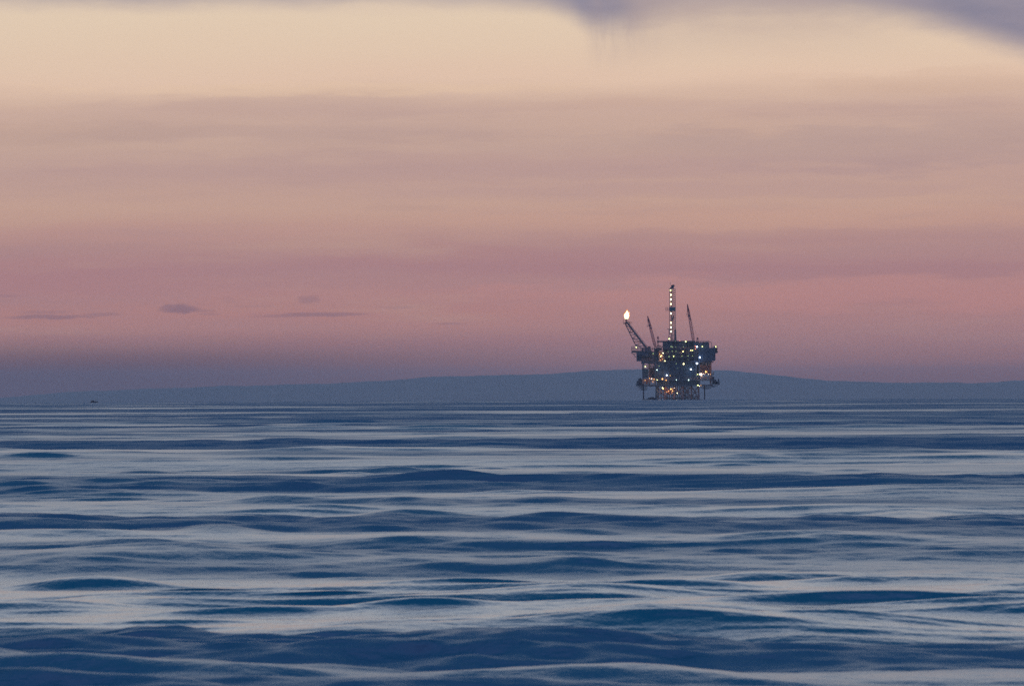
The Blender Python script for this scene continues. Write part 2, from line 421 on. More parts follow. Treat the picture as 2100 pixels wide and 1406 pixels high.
def landing(x0, x1, za, zb_, top):
    q = B()                                      # fender frame and walkway at sea level
    for yy in (-17, -15.6):
        bar(q, (gx(x0), yy, gz(za)), (gx(x1), yy, gz(zb_)), .42)
        bar(q, (gx(x0), yy, gz(za + 12)), (gx(x1), yy, gz(zb_ + 14)), .3)
    n_ = int((x1 - x0) / 13)
    for k in range(n_ + 1):
        a = x0 + (x1 - x0) * k / n_; zt = za + (zb_ - za) * k / n_
        bar(q, (gx(a), -17, gz(1352)), (gx(a), -17, gz(zt - rnd.uniform(0, top))), .3)
        bar(q, (gx(a), -17, gz(zt)), (gx(a), -15.6, gz(zt)), .22)
    part('boat_landing', q, M_DK)
landing(305, 470, 1334, 1316, 7); landing(850, 1005, 1328, 1338, 3); landing(560, 780, 1312, 1308, 5)
q = B(); bar(q, (gx(928), -16.5, gz(1296)), (gx(862), -16.5, gz(1336)), .5); bar(q, (gx(780), -16.5, gz(1300)), (gx(945), -16.5, gz(1296)), .5); bar(q, (gx(928), -16.5, gz(1296)), (gx(940), -16.5, gz(1340)), .5); part('brace_frame', q, M_TR)
for a in (488, 515, 548, 582, 606, 628, 676, 700):   # caissons and sump pipes among the left legs
    q = B(); bar(q, (gx(a), -14 + rnd.uniform(-2, 6), -8), (gx(a), -14, gz(1176)), rnd.choice((.45, .6, .8)), 8); part('caisson', q, M_TR if a % 4 else M_RS)
q = B()
box(q, gx(345), gx(462), -13, -6, gz(1330), gz(1322)); box(q, gx(368), gx(452), -12, -7, gz(1322), gz(1310)); box(q, gx(395), gx(440), -11, -8, gz(1310), gz(1303))
part('mooring_skid', q, M_DK)
for (a0, b0, a1, b1, t_, mm) in ((528, 1190, 618, 1275, 1.0, M_RS), (560, 1195, 640, 1262, .7, M_RS), (646, 1200, 636, 1268, 1.5, M_CN), (700, 1200, 655, 1200, .4, M_CN), (655, 1215, 740, 1270, .45, M_RS)):
    q = B(); bar(q, (gx(a0), -17.5, gz(b0)), (gx(a1), -17.5, gz(b1)), t_, 10); part('riser_pipe', q, mm)
q = B()                                          # ladder at the right foot
for s in (-.5, .5): bar(q, (gx(905) + s, -17.2, gz(1310)), (gx(885) + s, -17.2, gz(1190)), .16, 4)
for k in range(14):
    f = k / 13; bar(q, (gx(905 - 20 * f) - .5, -17.2, gz(1310 - 120 * f)), (gx(905 - 20 * f) + .5, -17.2, gz(1310 - 120 * f)), .12, 4)
part('ladder', q, M_TR)

def deck_plate(x0, x1, zt, th, y0=Y0, y1=Y1, m=M_DK, step=6, rails='flr', rm=None, name='deck', h=1.4):
    q = B(); box(q, gx(x0), gx(x1), y0, y1, gz(zt) - th, gz(zt), .05)
    n = max(1, int((gx(x1) - gx(x0)) / step))
    for i in range(n + 1):
        xx = gx(x0) + (gx(x1) - gx(x0)) * i / n
        box(q, xx - .14, xx + .14, y0 + .3, y1 - .3, gz(zt) - th - .55, gz(zt) - th + .02)
    o = part(name, q, m)
    if rails:
        q = B(); rail(q, gx(x0) + .1, gx(x1) - .1, y0 + .1, y1 - .1, gz(zt), h, 2.0, .15, rails)
        part('railing', q, rm or M_TR, o)
    return o
# --- cellar deck
cellar = deck_plate(298, 1092, 1168, 1.0, -21, 21, rails='')
lower = deck_plate(330, 1085, 1112, .7, -20.5, 20.5, rails='flr')
q = B()
box(q, gx(470), gx(935), -18, 18, gz(1176), gz(1056), .1)
part('process_module', q, M_BL)
q = B()                                          # ribbed wall cladding standing off the module
for i in range(34):
    xx = gx(474) + (gx(931) - gx(474)) * i / 33
    box(q, xx - .09, xx + .09, -18.16, -17.95, gz(1170), gz(1062))
part('wall_ribs', q, M_DK)
# left and right cantilevered ends
for (x0, x1, zt, zb, r0, r1) in ((240, 300, 1120, 1174, -12, 6), (1092, 1166, 1118, 1164, -10, 8)):
    q = B()
    box(q, gx(x0), gx(x1), r0, r1, gz(zb), gz(zb) + .5)
    xa, xb = (x0, x1) if x0 < 600 else (x1, x0)
    for yy in (r0, (r0 + r1) / 2, r1):
        bar(q, (gx(xa), yy, gz(zb)), (gx(xb), yy, gz(zb + 34)), .35)
        bar(q, (gx((xa + xb) / 2), yy, gz(zb)), (gx(xb), yy, gz(zb + 20)), .25)
    o = part('cantilever_platform', q, M_DK)
    q = B(); rail(q, gx(x0), gx(x1), r0, r1, gz(zb) + .5, 1.5, 1.6, .15); part('railing', q, M_DK, o)
q = B()
for (a0, a1, b0, b1) in ((262, 300, 1098, 1170), (246, 264, 1122, 1168), (278, 292, 1090, 1100), (286, 318, 1110, 1168)): box(q, gx(a0), gx(a1), -10 + rnd.random(), 4, gz(b1), gz(b0), .1)
part('machinery_skid', q, M_DK)
q = B()
for (a0, a1, b0, b1) in ((1084, 1106, 1080, 1166), (1104, 1128, 1112, 1164), (1146, 1158, 1106, 1160), (1128, 1148, 1130, 1164)): box(q, gx(a0), gx(a1), -9 + rnd.random(), 5, gz(b1), gz(b0), .1)
part('machinery_skid', q, M_DK)
for (a0, a1, b0, b1, mm) in ((304, 340, 1102, 1162, M_CN), (344, 372, 1098, 1162, M_RS), (376, 396, 1108, 1160, M_CN)):
    q = B(); box(q, gx(a0), gx(a1), -20.6, -14, gz(b1), gz(b0), .12); part('equipment_container', q, mm)
# stair tower in the lit left bay
q = B()
for k in range(4):
    za, zb_ = gz(1172 - k * 20), gz(1152 - k * 20); xa, xb = (gx(405), gx(445)) if k % 2 == 0 else (gx(445), gx(405))
    for yy in (-21.3, -20.2):
        bar(q, (xa, yy, za), (xb, yy, zb_), .3)
    for s in range(8):
        f = (s + .5) / 8; box(q, xa + (xb - xa) * f - .22, xa + (xb - xa) * f + .22, -21.3, -20.2, za + (zb_ - za) * f, za + (zb_ - za) * f + .08)
    box(q, gx(399), gx(449), -21.5, -20, zb_ - .12, zb_)
for a in (400, 448): bar(q, (gx(a), -21.4, gz(1176)), (gx(a), -21.4, gz(1086)), .28)
part('stairway', q, M_CN)
# lower hanging frames
for (x0, x1, z0, z1) in ((262, 362, 1180, 1226), (940, 1088, 1180, 1216)):
    q = B(); n = int((x1 - x0) / 16)
    for yy in (-15, -5):
        for k in range(4): bar(q, (gx(x0 + k * 9), yy, gz(z0 + (z1 - z0) * k / 3)), (gx(x1 - (k * 9 if x0 > 600 else 0)), yy, gz(z0 + (z1 - z0) * k / 3)), .24, 4)
        for i in range(n + 1): bar(q, (gx(x0 + i * 16), yy, gz(z0 - 10)), (gx(x0 + i * 16), yy, gz(z1 - abs(i - n / 2) * 3)), .2, 4)
    for k in range(4): bar(q, (gx(x0 + 32), -15, gz(z0 + (z1 - z0) * k / 3)), (gx(x0 + 32), -5, gz(z0 + (z1 - z0) * k / 3)), .2, 4)
    part('maintenance_frame', q, M_DK)

# --- middle storey
q = B(); box(q, gx(486), gx(748), -19, 17, gz(1056), gz(915), .1); box(q, gx(748), gx(905), -16, 17, gz(1056), gz(915), .1); part('process_module', q, M_BL)
q = B()
for i in range(26):
    xx = gx(490) + (gx(744) - gx(490)) * i / 25; box(q, xx - .08, xx + .08, -19.14, -18.95, gz(1050), gz(922))
for b_ in (955, 1005): box(q, gx(486), gx(748), -19.2, -18.96, gz(b_) - .12, gz(b_) + .12)
part('wall_ribs', q, M_BL)
for (a, yy) in ((316, -19), (316, 17), (386, -19), (452, -19), (476, -19), (600, -20.5), (745, -20.5), (905, -19), (940, -19), (1066, -19), (1066, 17), (476, 17), (940, 17)):
    q = B(); box(q, gx(a) - .5, gx(a) + .5, yy - .5, yy + .5, gz(1168), gz(905)); part('deck_column', q, M_DK if a not in (386, 1066) else M_RS)
q = B()                                          # left open bay: rusty braces, tanks and pipes
for (a0, b0, a1, b1) in ((386, 925, 452, 1050), (452, 925, 386, 1050), (316, 1000, 386, 925), (386, 1085, 452, 1000), (316, 925, 386, 990), (452, 925, 476, 1010), (470, 920, 440, 1060)):
    bar(q, (gx(a0), -19, gz(b0)), (gx(a1), -19, gz(b1)), .45)
for a in (398, 410, 424, 437): bar(q, (gx(a), -17, gz(1090)), (gx(a), -17, gz(915)), .34)
for b_ in (938, 962, 992, 1030, 1060): bar(q, (gx(372), -16.4, gz(b_)), (gx(478), -16.4, gz(b_)), .32)
part('cross_bracing', q, M_RS)
q = B(); box(q, gx(318), gx(372), -17, 10, gz(1092), gz(990), .1); part('storage_tank', q, M_BL)
q = B(); box(q, gx(380), gx(470), -6, 14, gz(1100), gz(980), .1); part('machinery_room', q, M_DK)
q = B()
for (a0, a1, b0, b1) in ((378, 418, 1060, 1090), (446, 482, 1020, 1060), (430, 462, 968, 1000)):
    box(q, gx(a0), gx(a1), -18.6, -12, gz(b1), gz(b0), .1)
part('pump_skid', q, M_RS)
q = B(); box(q, gx(905), gx(1066), -10, 15, gz(1060), gz(905), .1); part('machinery_room', q, M_DK)
q = B(); box(q, gx(946), gx(1062), -15.5, -11, gz(1046), gz(950), .12); part('equipment_container', q, M_RS)
for i, a in enumerate((968, 985, 1003, 1020, 1040, 1052)):
    q = B(); bar(q, (gx(a), -17.6, gz(958 - (i % 3) * 5)), (gx(a), -17.6, gz(922 + (i % 2) * 6)), .7, 10)
    bar(q, (gx(a), -17.6, gz(922 + (i % 2) * 6)), (gx(a + 7), -17.6, gz(915)), .4, 8); part('vent_pipe', q, M_LG)
o = deck_plate(935, 1100, 1050, .5, -20.4, 20, rails='flr', rm=M_RS, h=1.7)
q = B()
for (a0, a1, b0, b1, ) in ((945, 975, 1064, 1108), (980, 1030, 1074, 1108), (1040, 1082, 1062, 1108)): box(q, gx(a0), gx(a1), -20.2, -12, gz(b1), gz(b0), .1)
part('generator_set', q, M_DK)
for a in (988, 1008, 1030):
    q = B(); bar(q, (gx(a), -18.9, gz(1050)), (gx(a), -18.9, gz(1036)), 1.0, 10, .6); part('exhaust_stack', q, M_LG)

# --- upper storey
top = deck_plate(478, 890, 683, .7, -20, 20, rails='', m=M_DK)
q = B(); box(q, gx(541), gx(885), -14, 18, gz(905), gz(697), .1); part('drilling_module', q, M_DK)
for b_ in (775, 823, 868):                       # galleries along the front with their own railings
    o = deck_plate(541, 930, b_, .4, -20, -14.1, rails='', m=M_DK, step=5)
    q = B(); rail(q, gx(543), gx(928), -19.9, -14.2, gz(b_), 1.4, 2.4, .14, 'f'); part('railing', q, M_TR, o)
for a in (541, 610, 680, 752, 822, 888):
    q = B(); box(q, gx(a) - .35, gx(a) + .35, -19.7, -19.0, gz(905), gz(690)); part('deck_column', q, M_DK)
q = B(); box(q, gx(541), gx(645), -19.3, -14.1, gz(775) + .05, gz(697), .05); box(q, gx(690), gx(800), -18.8, -14.1, gz(775) + .05, gz(699), .05); part('wind_wall', q, M_DK)
for i, (a, b_, r_) in enumerate(((600, 758, 1.1), (636, 752, 1.5), (668, 760, .9), (765, 756, 1.1), (720, 812, 1.0), (700, 860, .9), (800, 860, 1.1))):
    q = B(); bar(q, (gx(a) - 1.6, -16.5, gz(b_) - .2), (gx(a) + 1.6, -16.5, gz(b_) - .2), r_ * 1.4, 12); bar(q, (gx(a), -16.5, gz(b_) - .2), (gx(a), -16.5, gz(b_) + 1.6), .4, 8); part('pressure_vessel', q, M_LG)
deck_plate(478, 1085, 905, .9, -20.6, 20.6, rails='')
q = B(); box(q, gx(885), gx(1050), -19, 17, gz(905), gz(705), .1); part('accommodation_block', q, M_DK)
q = B(); box(q, gx(930), gx(1118), -20.8, 12, gz(903), gz(762), .1); bb = part('accommodation_block', q, M_BL)
q = B()
for b_ in (800, 835, 870): box(q, gx(930), gx(1118), -20.98, -20.78, gz(b_) - .1, gz(b_) + .1)
for a in range(945, 1118, 17): box(q, gx(a) - .07, gx(a) + .07, -20.96, -20.78, gz(900), gz(766))
part('wall_ribs', q, M_DK, bb)
q = B()
for i in range(7): box(q, gx(905 + i * 20), gx(905 + i * 20 + rnd.randint(6, 16)), -16, -8 + i, gz(705), gz(697 - rnd.randint(0, 7)), .05)
for a in (985, 1003, 1019, 1032): bar(q, (gx(a), -12, gz(705)), (gx(a), -12, gz(693)), .6, 8)
part('roof_equipment', q, M_DK)
q = B(); rail(q, gx(890), gx(1048), -18.9, 16.9, gz(705), 1.3, 2, .14); part('railing', q, M_TR)
q = B(); path(q, [(gx(1052), -15, gz(698)), (gx(1062), -15, gz(695)), (gx(1071), -15, gz(702)), (gx(1075), -15, gz(716)), (gx(1075), -15, gz(768))], .38, 8); part('vent_pipe', q, M_TR)
q = B(); path(q, [(gx(1082), -19, gz(900)), (gx(1083), -19, gz(918)), (gx(1092), -19, gz(922)), (gx(1098), -19, gz(914)), (gx(1099), -19, gz(900))], .32, 8); part('hanging_pipe', q, M_TR)
q = B(); bmesh.ops.create_uvsphere(q, u_segments=16, v_segments=10, radius=1.15, matrix=Matrix.Translation((gx(1127), -17, gz(806))))
bar(q, (gx(1110), -17, gz(806)), (gx(1128), -17, gz(806)), 1.9, 12); part('lifeboat', q, M_RS, smooth=True)
o = deck_plate(1085, 1140, 764, .4, -20, 6, m=M_DK, rails='fr', name='side_platform')
for a in (1112, 1123, 1136):
    q = B(); bar(q, (gx(a), -18, gz(764)), (gx(a), -18, gz(742 if a != 1123 else 736)), .26, 6); part('lamp_post', q, M_DK)
q = B()
for (a0, a1, b0, b1) in ((1104, 1122, 744, 764), (1086, 1100, 752, 764), (1116, 1138, 772, 794)): box(q, gx(a0), gx(a1), -14, -5, gz(b1), gz(b0), .1)
part('machinery_skid', q, M_DK)

# --- left upper wing under the flare
wing = deck_plate(190, 420, 790, 1.25, -14, 10, rails='flr', h=3.2, step=4)
q = B()
for k in (1.0, 2.1): bar(q, (gx(190), -13.9, gz(790) + k), (gx(400), -13.9, gz(790) + k), .16, 4)
for a in range(196, 400, 15): bar(q, (gx(a), -13.4, gz(790)), (gx(a), -13.4, gz(790) + rnd.uniform(1.5, 3.6)), .25, 4)
for (a0, a1, b0) in ((300, 326, 762), (335, 372, 752), (350, 405, 770), (372, 402, 742)): box(q, gx(a0), gx(a1), -9, 2, gz(790), gz(b0), .1)
part('winch_gear', q, M_TR)
q = B(); path(q, [(gx(192), -12, gz(812)), (gx(226), -12, gz(842)), (gx(228), -12, gz(860)), (gx(240), -12, gz(860))], .4, 6); bar(q, (gx(212), -12, gz(830)), (gx(247), -12, gz(815)), .3); part('knee_brace', q, M_TR)
q = B(); box(q, gx(245), gx(300), -13, 9, gz(905), gz(810), .1); box(q, gx(298), gx(352), -12.6, 9, gz(868), gz(811), .1); part('control_room', q, M_BL)
q = B(); box(q, gx(300), gx(478), -12, 9, gz(912), gz(866), .1); box(q, gx(352), gx(470), -9, 9, gz(868), gz(800), .1); part('machinery_room', q, M_TR)
q = B(); bmesh.ops.create_cone(q, cap_ends=True, segments=20, radius1=1.7, radius2=1.7, depth=9, matrix=Matrix.Translation((gx(322), -13.4, gz(838))) @ Matrix.Rotation(math.pi / 2, 4, 'Y')); part('storage_tank', q, M_DK, smooth=True)
deck_plate(296, 485, 912, 1.1, -19.6, 19.6, rails='')
q = B()
for k in range(9):
    a = 362 + k * 13; bar(q, (gx(a), -13, gz(865)), (gx(a), -13, gz(800 + rnd.randint(0, 20))), .35, 6)
for b_ in (818, 836, 852): bar(q, (gx(352), -13.2, gz(b_)), (gx(476), -13.2, gz(b_)), .3, 6)
part('pipe_rack', q, M_LG)
q = B(); box(q, gx(506), gx(560), -19.5, -14.2, gz(912), gz(862), .08); box(q, gx(484), gx(528), -18.5, -13, gz(862), gz(800), .08); part('equipment_container', q, M_RS)
for a in (497, 513): 
    q = B(); bar(q, (gx(a), -19, gz(905)), (gx(a), -19, gz(790)), .7, 10); part('vent_pipe', q, M_CN)
q = B()                                          # light frame linking mast and drilling module
bar(q, (gx(475), -19, gz(686)), (gx(545), -19, gz(686)), .4); bar(q, (gx(475), -19, gz(686)), (gx(500), -19, gz(686)), .5)
part('link_beam', q, M_RS); q = B(); path(q, [(gx(540), -18, gz(745)), (gx(548), -18, gz(765)), (gx(540), -18, gz(786)), (gx(524), -18, gz(792))], .35, 6)
part('bent_pipe', q, M_RS)

# --- cranes: pedestal > cab, boom, gantry, cable
def lattice(q, p, r, w0, w1, n, t, depth=None, up=Vector((0, -1, 0))):
    """four-chord lattice from p to r with widths w0 -> w1"""
    p = Vector(p); r = Vector(r); d = (r - p).normalized(); s = d.cross(up).normalized(); f = s.cross(d).normalized()
    def c(k, i, j):
        ww = (w0 + (w1 - w0) * k) / 2; dd = ww if depth is None else depth / 2
        return p + (r - p) * k + s * ww * i + f * dd * j
    cs = [(-1, -1), (1, -1), (1, 1), (-1, 1)]
    for i, j in cs: bar(q, c(0, i, j), c(1, i, j), t, 5)
    for k in range(n):
        a, b2 = k / n, (k + 1) / n
        for (i, j), (i2, j2) in zip(cs, cs[1:] + cs[:1]):
            bar(q, c(a, i, j), c(b2, i2, j2), t * .6, 4) if k % 2 else bar(q, c(b2, i, j), c(a, i2, j2), t * .6, 4)
            bar(q, c(b2, i, j), c(b2, i2, j2), t * .6, 4)
def crane(px_, zb, tip, foot, yy, mast_top, mast_x, m):
    q = B(); bar(q, (gx(px_), yy, gz(zb)), (gx(px_), yy, gz(foot[1] + 20)), 2.2, 14); bar(q, (gx(px_), yy, gz(foot[1] + 22)), (gx(px_), yy, gz(foot[1] + 14)), 3.2, 14)
    ped = part('crane', q, M_DK)
    q = B(); p = Vector((gx(foot[0]), yy, gz(foot[1]))); r = Vector((gx(tip[0]), yy, gz(tip[1])))
    k1 = p + (r - p) * .82
    lattice(q, p + (r - p) * .10, k1, 1.85, 1.3, 15, .36); lattice(q, p, p + (r - p) * .10, .9, 1.75, 2, .4); lattice(q, k1, r, 1.2, .35, 5, .34)
    boom = part('boom', q, m, ped)
    q = B(); a = p + (r - p) * .80; b2 = p + (r - p) * .965
    bar(q, a, b2, 1.25, 8, .5); a = p + (r - p) * .68; box(q, a.x - 1.1, a.x + .5, yy - .6, yy + .6, a.z - .6, a.z + .9); a = p + (r - p) * .60
    bar(q, a, p + (r - p) * .82, .25, 5); box(q, a.x - .5, a.x + .9, yy - .5, yy + .5, a.z - .3, a.z + .4); part('boom_tip', q, M_DK, ped)
    q = B(); bar(q, r, (r.x - .3, yy, r.z - 6.5), .12, 4); bar(q, (r.x - .3, yy, r.z - 6.5), (r.x - .3, yy, r.z - 7.6), .5, 6); part('hoist_rope', q, M_DK, ped)
    q = B(); mx = gx(mast_x); mt = gz(mast_top)
    for s in (-.55, .55): bar(q, (mx + s, yy + s, gz(foot[1] + 10)), (mx + s * .8, yy + s, mt), .32, 6)
    for k in range(5): bar(q, (mx - .5, yy, mt - 1 - k * 1.5), (mx + .5, yy, mt - 1.8 - k * 1.5), .2, 4)
    box(q, mx - .65, mx + .65, yy - .6, yy + .6, mt - 1.5, mt, .06)
    part('gantry_mast', q, m, ped)
    q = B()
    for s in (-.4, .4): bar(q, (mx, yy + s, mt - .3), p + (r - p) * .84 + Vector((0, s, 0)), .07, 4)
    part('pendant_rope', q, M_DK, ped)
    return ped
c1 = crane(482, 905, (370, 408), (452, 745), -12, 636, 483, M_RD)
q = B(); box(q, gx(470), gx(528), -15, -9, gz(786), gz(757), .2); part('machinery_house', q, M_RS, c1)
q = B(); path(q, [(gx(408), -15.5, gz(778)), (gx(488), -15.5, gz(734)), (gx(545), -15.5, gz(752))], .5, 6); path(q, [(gx(412), -9, gz(778)), (gx(488), -9, gz(734)), (gx(540), -9, gz(752))], .5, 6)
for a, b_ in ((440, 766), (470, 750), (500, 742)): bar(q, (gx(a), -15.5, gz(b_ + 3)), (gx(a), -15.5, gz(800)), .35)
bar(q, (gx(440), -15.5, gz(770)), (gx(470), -15.5, gz(795)), .35); bar(q, (gx(488), -15.5, gz(734)), (gx(488), -9, gz(734)), .4); part('gantry_frame', q, M_DK, c1)
q = B(); box(q, gx(440), gx(468), -15, -10, gz(800), gz(766), .1); part('cab', q, M_DK, c1)
c2 = crane(900, 705, (810, 278), (877, 688), -13, 648, 921, M_RD)
q = B(); box(q, gx(868), gx(938), -16, -10, gz(712), gz(697), .1); part('machinery_house', q, M_DK, c2)
q = B(); box(q, gx(866), gx(884), -16, -12, gz(697), gz(684), .1); part('cab', q, M_DK, c2)

# --- derrick
DY = 0
q = B()
lattice(q, (gx(646), DY, gz(560)), (gx(645), DY, gz(104)), 4.35, 4.0, 20, .34, depth=4.2)
# flared foot
for (i, j) in ((-1, -1), (1, -1), (1, 1), (-1, 1)):
    xb = gx(598) if i < 0 else gx(687); xt = gx(646) + i * 2.18
    bar(q, (xb, DY + j * 3.6, gz(690)), (xt, DY + j * 2.1, gz(556)), .42, 6)
for k, (b0, b1) in enumerate(((690, 645), (645, 600), (600, 556))):
    def ex(b_, s): f = (690 - b_) / 134; return (gx(598) if s < 0 else gx(687)) * (1 - f) + (gx(646) + s * 2.18) * f
    for j in (-1, 1):
        yy = DY + j * (3.6 - 1.5 * (690 - b0) / 134)
        bar(q, (ex(b0, -1), yy, gz(b0)), (ex(b1, 1), yy, gz(b1)), .28, 5); bar(q, (ex(b0, 1), yy, gz(b0)), (ex(b1, -1), yy, gz(b1)), .28, 5); bar(q, (ex(b1, -1), yy, gz(b1)), (ex(b1, 1), yy, gz(b1)), .28, 5)
der = part('derrick', q, M_TR)
q = B()
for (xx, yy) in ((gx(636), DY + .5), (gx(640), DY + .8)): bar(q, (xx, yy, gz(690)), (xx, yy, gz(110)), .5, 6)
box(q, gx(664), gx(686), DY - 1.2, DY + 1.5, gz(685), gz(560)); box(q, gx(640), gx(652), DY - .5, DY + 1, gz(460), gz(425)); box(q, gx(652), gx(662), DY - .5, DY + 1, gz(440), gz(400))
box(q, gx(603), gx(612), DY - 3, DY + 2, gz(585), gz(550)); bar(q, (gx(585), DY, gz(549)), (gx(612), DY, gz(549)), .3)
part('drilling_gear', q, M_TR, der)
q = B()
box(q, gx(620), gx(662), DY - 2, DY + 2, gz(104), gz(86), .2); box(q, gx(630), gx(668), DY - 1.7, DY + 1.7, gz(88), gz(64), .35); box(q, gx(640), gx(672), DY - 1.5, DY + 1.5, gz(76), gz(60), .3)
box(q, gx(606), gx(676), DY - 2.3, DY + 2.3, gz(106), gz(103))
part('crown_block', q, M_DK, der)
q = B(); bar(q, (gx(626), DY, gz(66)), (gx(624), DY, gz(38)), .16, 5); bar(q, (gx(612), DY, gz(44)), (gx(627), DY, gz(40)), .14, 4); part('antenna', q, M_TR, der)
q = B(); box(q, gx(611), gx(676), DY - 2.9, DY + 2.6, gz(350), gz(308), .1); mb = part('monkey_board', q, mat('green_blue_windscreen', (.05, .11, .13), .7, rust=.1), der)
q = B(); box(q, gx(570), gx(612), DY - 2.5, DY + 2, gz(345), gz(341)); rail(q, gx(571), gx(611), DY - 2.4, DY + 1.9, gz(342), 2.0, 1.2, .2)
part('railing', q, M_TR, mb)
q = B(); path(q, [(gx(606), DY - 3.2, gz(690)), (gx(606), DY - 3.2, gz(676)), (gx(590), DY - 3.2, gz(686))], .4); box(q, gx(588), gx(604), DY - 6, DY - 2, gz(690), gz(676))
box(q, gx(655), gx(690), DY - 6, DY + 2, gz(690), gz(668)); part('drill_floor', q, M_DK)

# --- flare boom
q = B()
P0, P1 = Vector((gx(385), -4, gz(792))), Vector((gx(140), -4, gz(470)))       # upper chord pair
Q0, Q1 = Vector((gx(256), -4, gz(770))), Vector((gx(116), -4, gz(482)))       # lower chord
n = 8
for s in (-2.2, 2.2):
    bar(q, P0 + Vector((0, s, 0)), P1 + Vector((0, s * .4, 0)), .95, 8)
bar(q, Q0, Q1, .62, 8)
for k in range(n):
    a = (k / n) ** .9; c_ = ((k + 1) / n) ** .9
    for s in (-1, 1):
        pa_ = P0.lerp(P1, a) + Vector((0, s * (2.2 - 1.3 * a), 0)); pb_ = P0.lerp(P1, c_) + Vector((0, s * (2.2 - 1.3 * c_), 0))
        bar(q, Q0.lerp(Q1, a), pb_, .46, 5) if k % 2 else bar(q, pa_, Q0.lerp(Q1, c_), .46, 5); bar(q, Q0.lerp(Q1, c_), pb_, .44, 5)
    bar(q, P0.lerp(P1, c_) + Vector((0, -2.2 + 1.3 * c_, 0)), P0.lerp(P1, c_) + Vector((0, 2.2 - 1.3 * c_, 0)), .3, 5)
fl = part('flare_boom', q, M_TR)
q = B()
for s in (-.8, .4): bar(q, P0 + Vector((-.3, s, -.9)), P1 + Vector((-.2, s * .6, -.5)), .55, 8)
rnd2 = random.Random(3)
for k in range(26):
    f = k / 25; p = P0.lerp(P1, f); bar(q, p + Vector((0, -2, 0)), p + Vector((.55, -2, 1.0 + rnd2.uniform(0, .35))), .14, 4)
bar(q, P0 + Vector((.5, -2, 1)), P1 + Vector((.5, -1, 1)), .16, 4)
part('walkway', q, M_DK, fl)
q = B(); box(q, gx(96), gx(180), -5.5, -2.5, gz(490), gz(484)); bar(q, (gx(99), -5, gz(487)), (gx(100), -5, gz(440)), .22, 5); bar(q, (gx(99), -3, gz(487)), (gx(100), -3, gz(446)), .2, 5)
bar(q, (gx(96), -4, gz(470)), (gx(120), -4, gz(484)), .25)
rail(q, gx(150), gx(192), -5.4, -2.6, gz(486), 1.1, 1.2, .16)
part('tip_platform', q, M_RS, fl)
q = B(); bar(q, (gx(133), -4, gz(486)), (gx(131), -4, gz(432)), 1.1, 12, .9); bar(q, (gx(133), -4, gz(470)), (gx(138), -4, gz(486)), 1.7, 10)
part('flare_stack', q, M_RS, fl)
def em(name, c, s):
    m_ = bpy.data.materials.new(name); m_.use_nodes = True; t_ = m_.node_tree; t_.nodes.clear()
    e_ = t_.nodes.new('ShaderNodeEmission'); o_ = t_.nodes.new('ShaderNodeOutputMaterial'); e_.inputs[0].default_value = (*c, 1); e_.inputs[1].default_value = s
    t_.links.new(e_.outputs[0], o_.inputs[0]); return m_
# flame: licking tongues, hot core and an orange fringe
def flame(scale, name, m_, seed):
    q = B(); r_ = random.Random(seed); prev = None; ns = 18
    cx, cz = gx(134), gz(434)
    L = (gz(357) - gz(434)); secs = 12
    for k in range(secs + 1):
        f = k / secs
        wd = (1.0 + .42 * math.sin(min(1, f * 1.9) * math.pi / 2) - 3.9 * max(0, f - .66)) * scale
        ring = []
        for i in range(ns):
            th = 2 * math.pi * i / ns
            lick = 1 + .18 * math.sin(th * 3 + f * 5 + seed) + .10 * math.sin(th * 5 - f * 9)
            h = L * f * (1 + .16 * f * math.sin(th * 3 + 1.2 + seed) * (scale if scale > 1 else 1)) * (1 + (scale - 1) * .5)
            ring.append(q.verts.new((cx + f * .55 + math.cos(th) * wd * lick, -4 + math.sin(th) * wd * lick, cz + h)))
        if prev:
            for i in range(ns): q.faces.new((prev[i], prev[(i + 1) % ns], ring[(i + 1) % ns], ring[i]))
        else: q.faces.new(ring[::-1])
        prev = ring
    q.faces.new(prev)
    # a side tongue leaning right
    bmesh.ops.create_cone(q, cap_ends=True, segments=10, radius1=.75 * scale, radius2=.1, depth=3.2 * scale,
        matrix=Matrix.Translation((cx + 1.35, -4, cz + L * .62)) @ Matrix.Rotation(rad(22), 4, 'Y'))
    return part(name, q, m_, fl, smooth=True)
flame(1.04, 'flame', em('flare_fire', (1, .80, .50), 7.0), 1)
mf = bpy.data.materials.new('flare_outer_fire'); mf.use_nodes = True; tt = mf.node_tree; tt.nodes.clear()
e1 = tt.nodes.new('ShaderNodeEmission'); e1.inputs[0].default_value = (1, .36, .10, 1); e1.inputs[1].default_value = 1.2
e2 = tt.nodes.new('ShaderNodeBsdfTransparent'); e3 = tt.nodes.new('ShaderNodeMixShader'); e3.inputs[0].default_value = .45; e4 = tt.nodes.new('ShaderNodeOutputMaterial')
tt.links.new(e2.outputs[0], e3.inputs[1]); tt.links.new(e1.outputs[0], e3.inputs[2]); tt.links.new(e3.outputs[0], e4.inputs[0])
flame(1.36, 'flame', mf, 1)

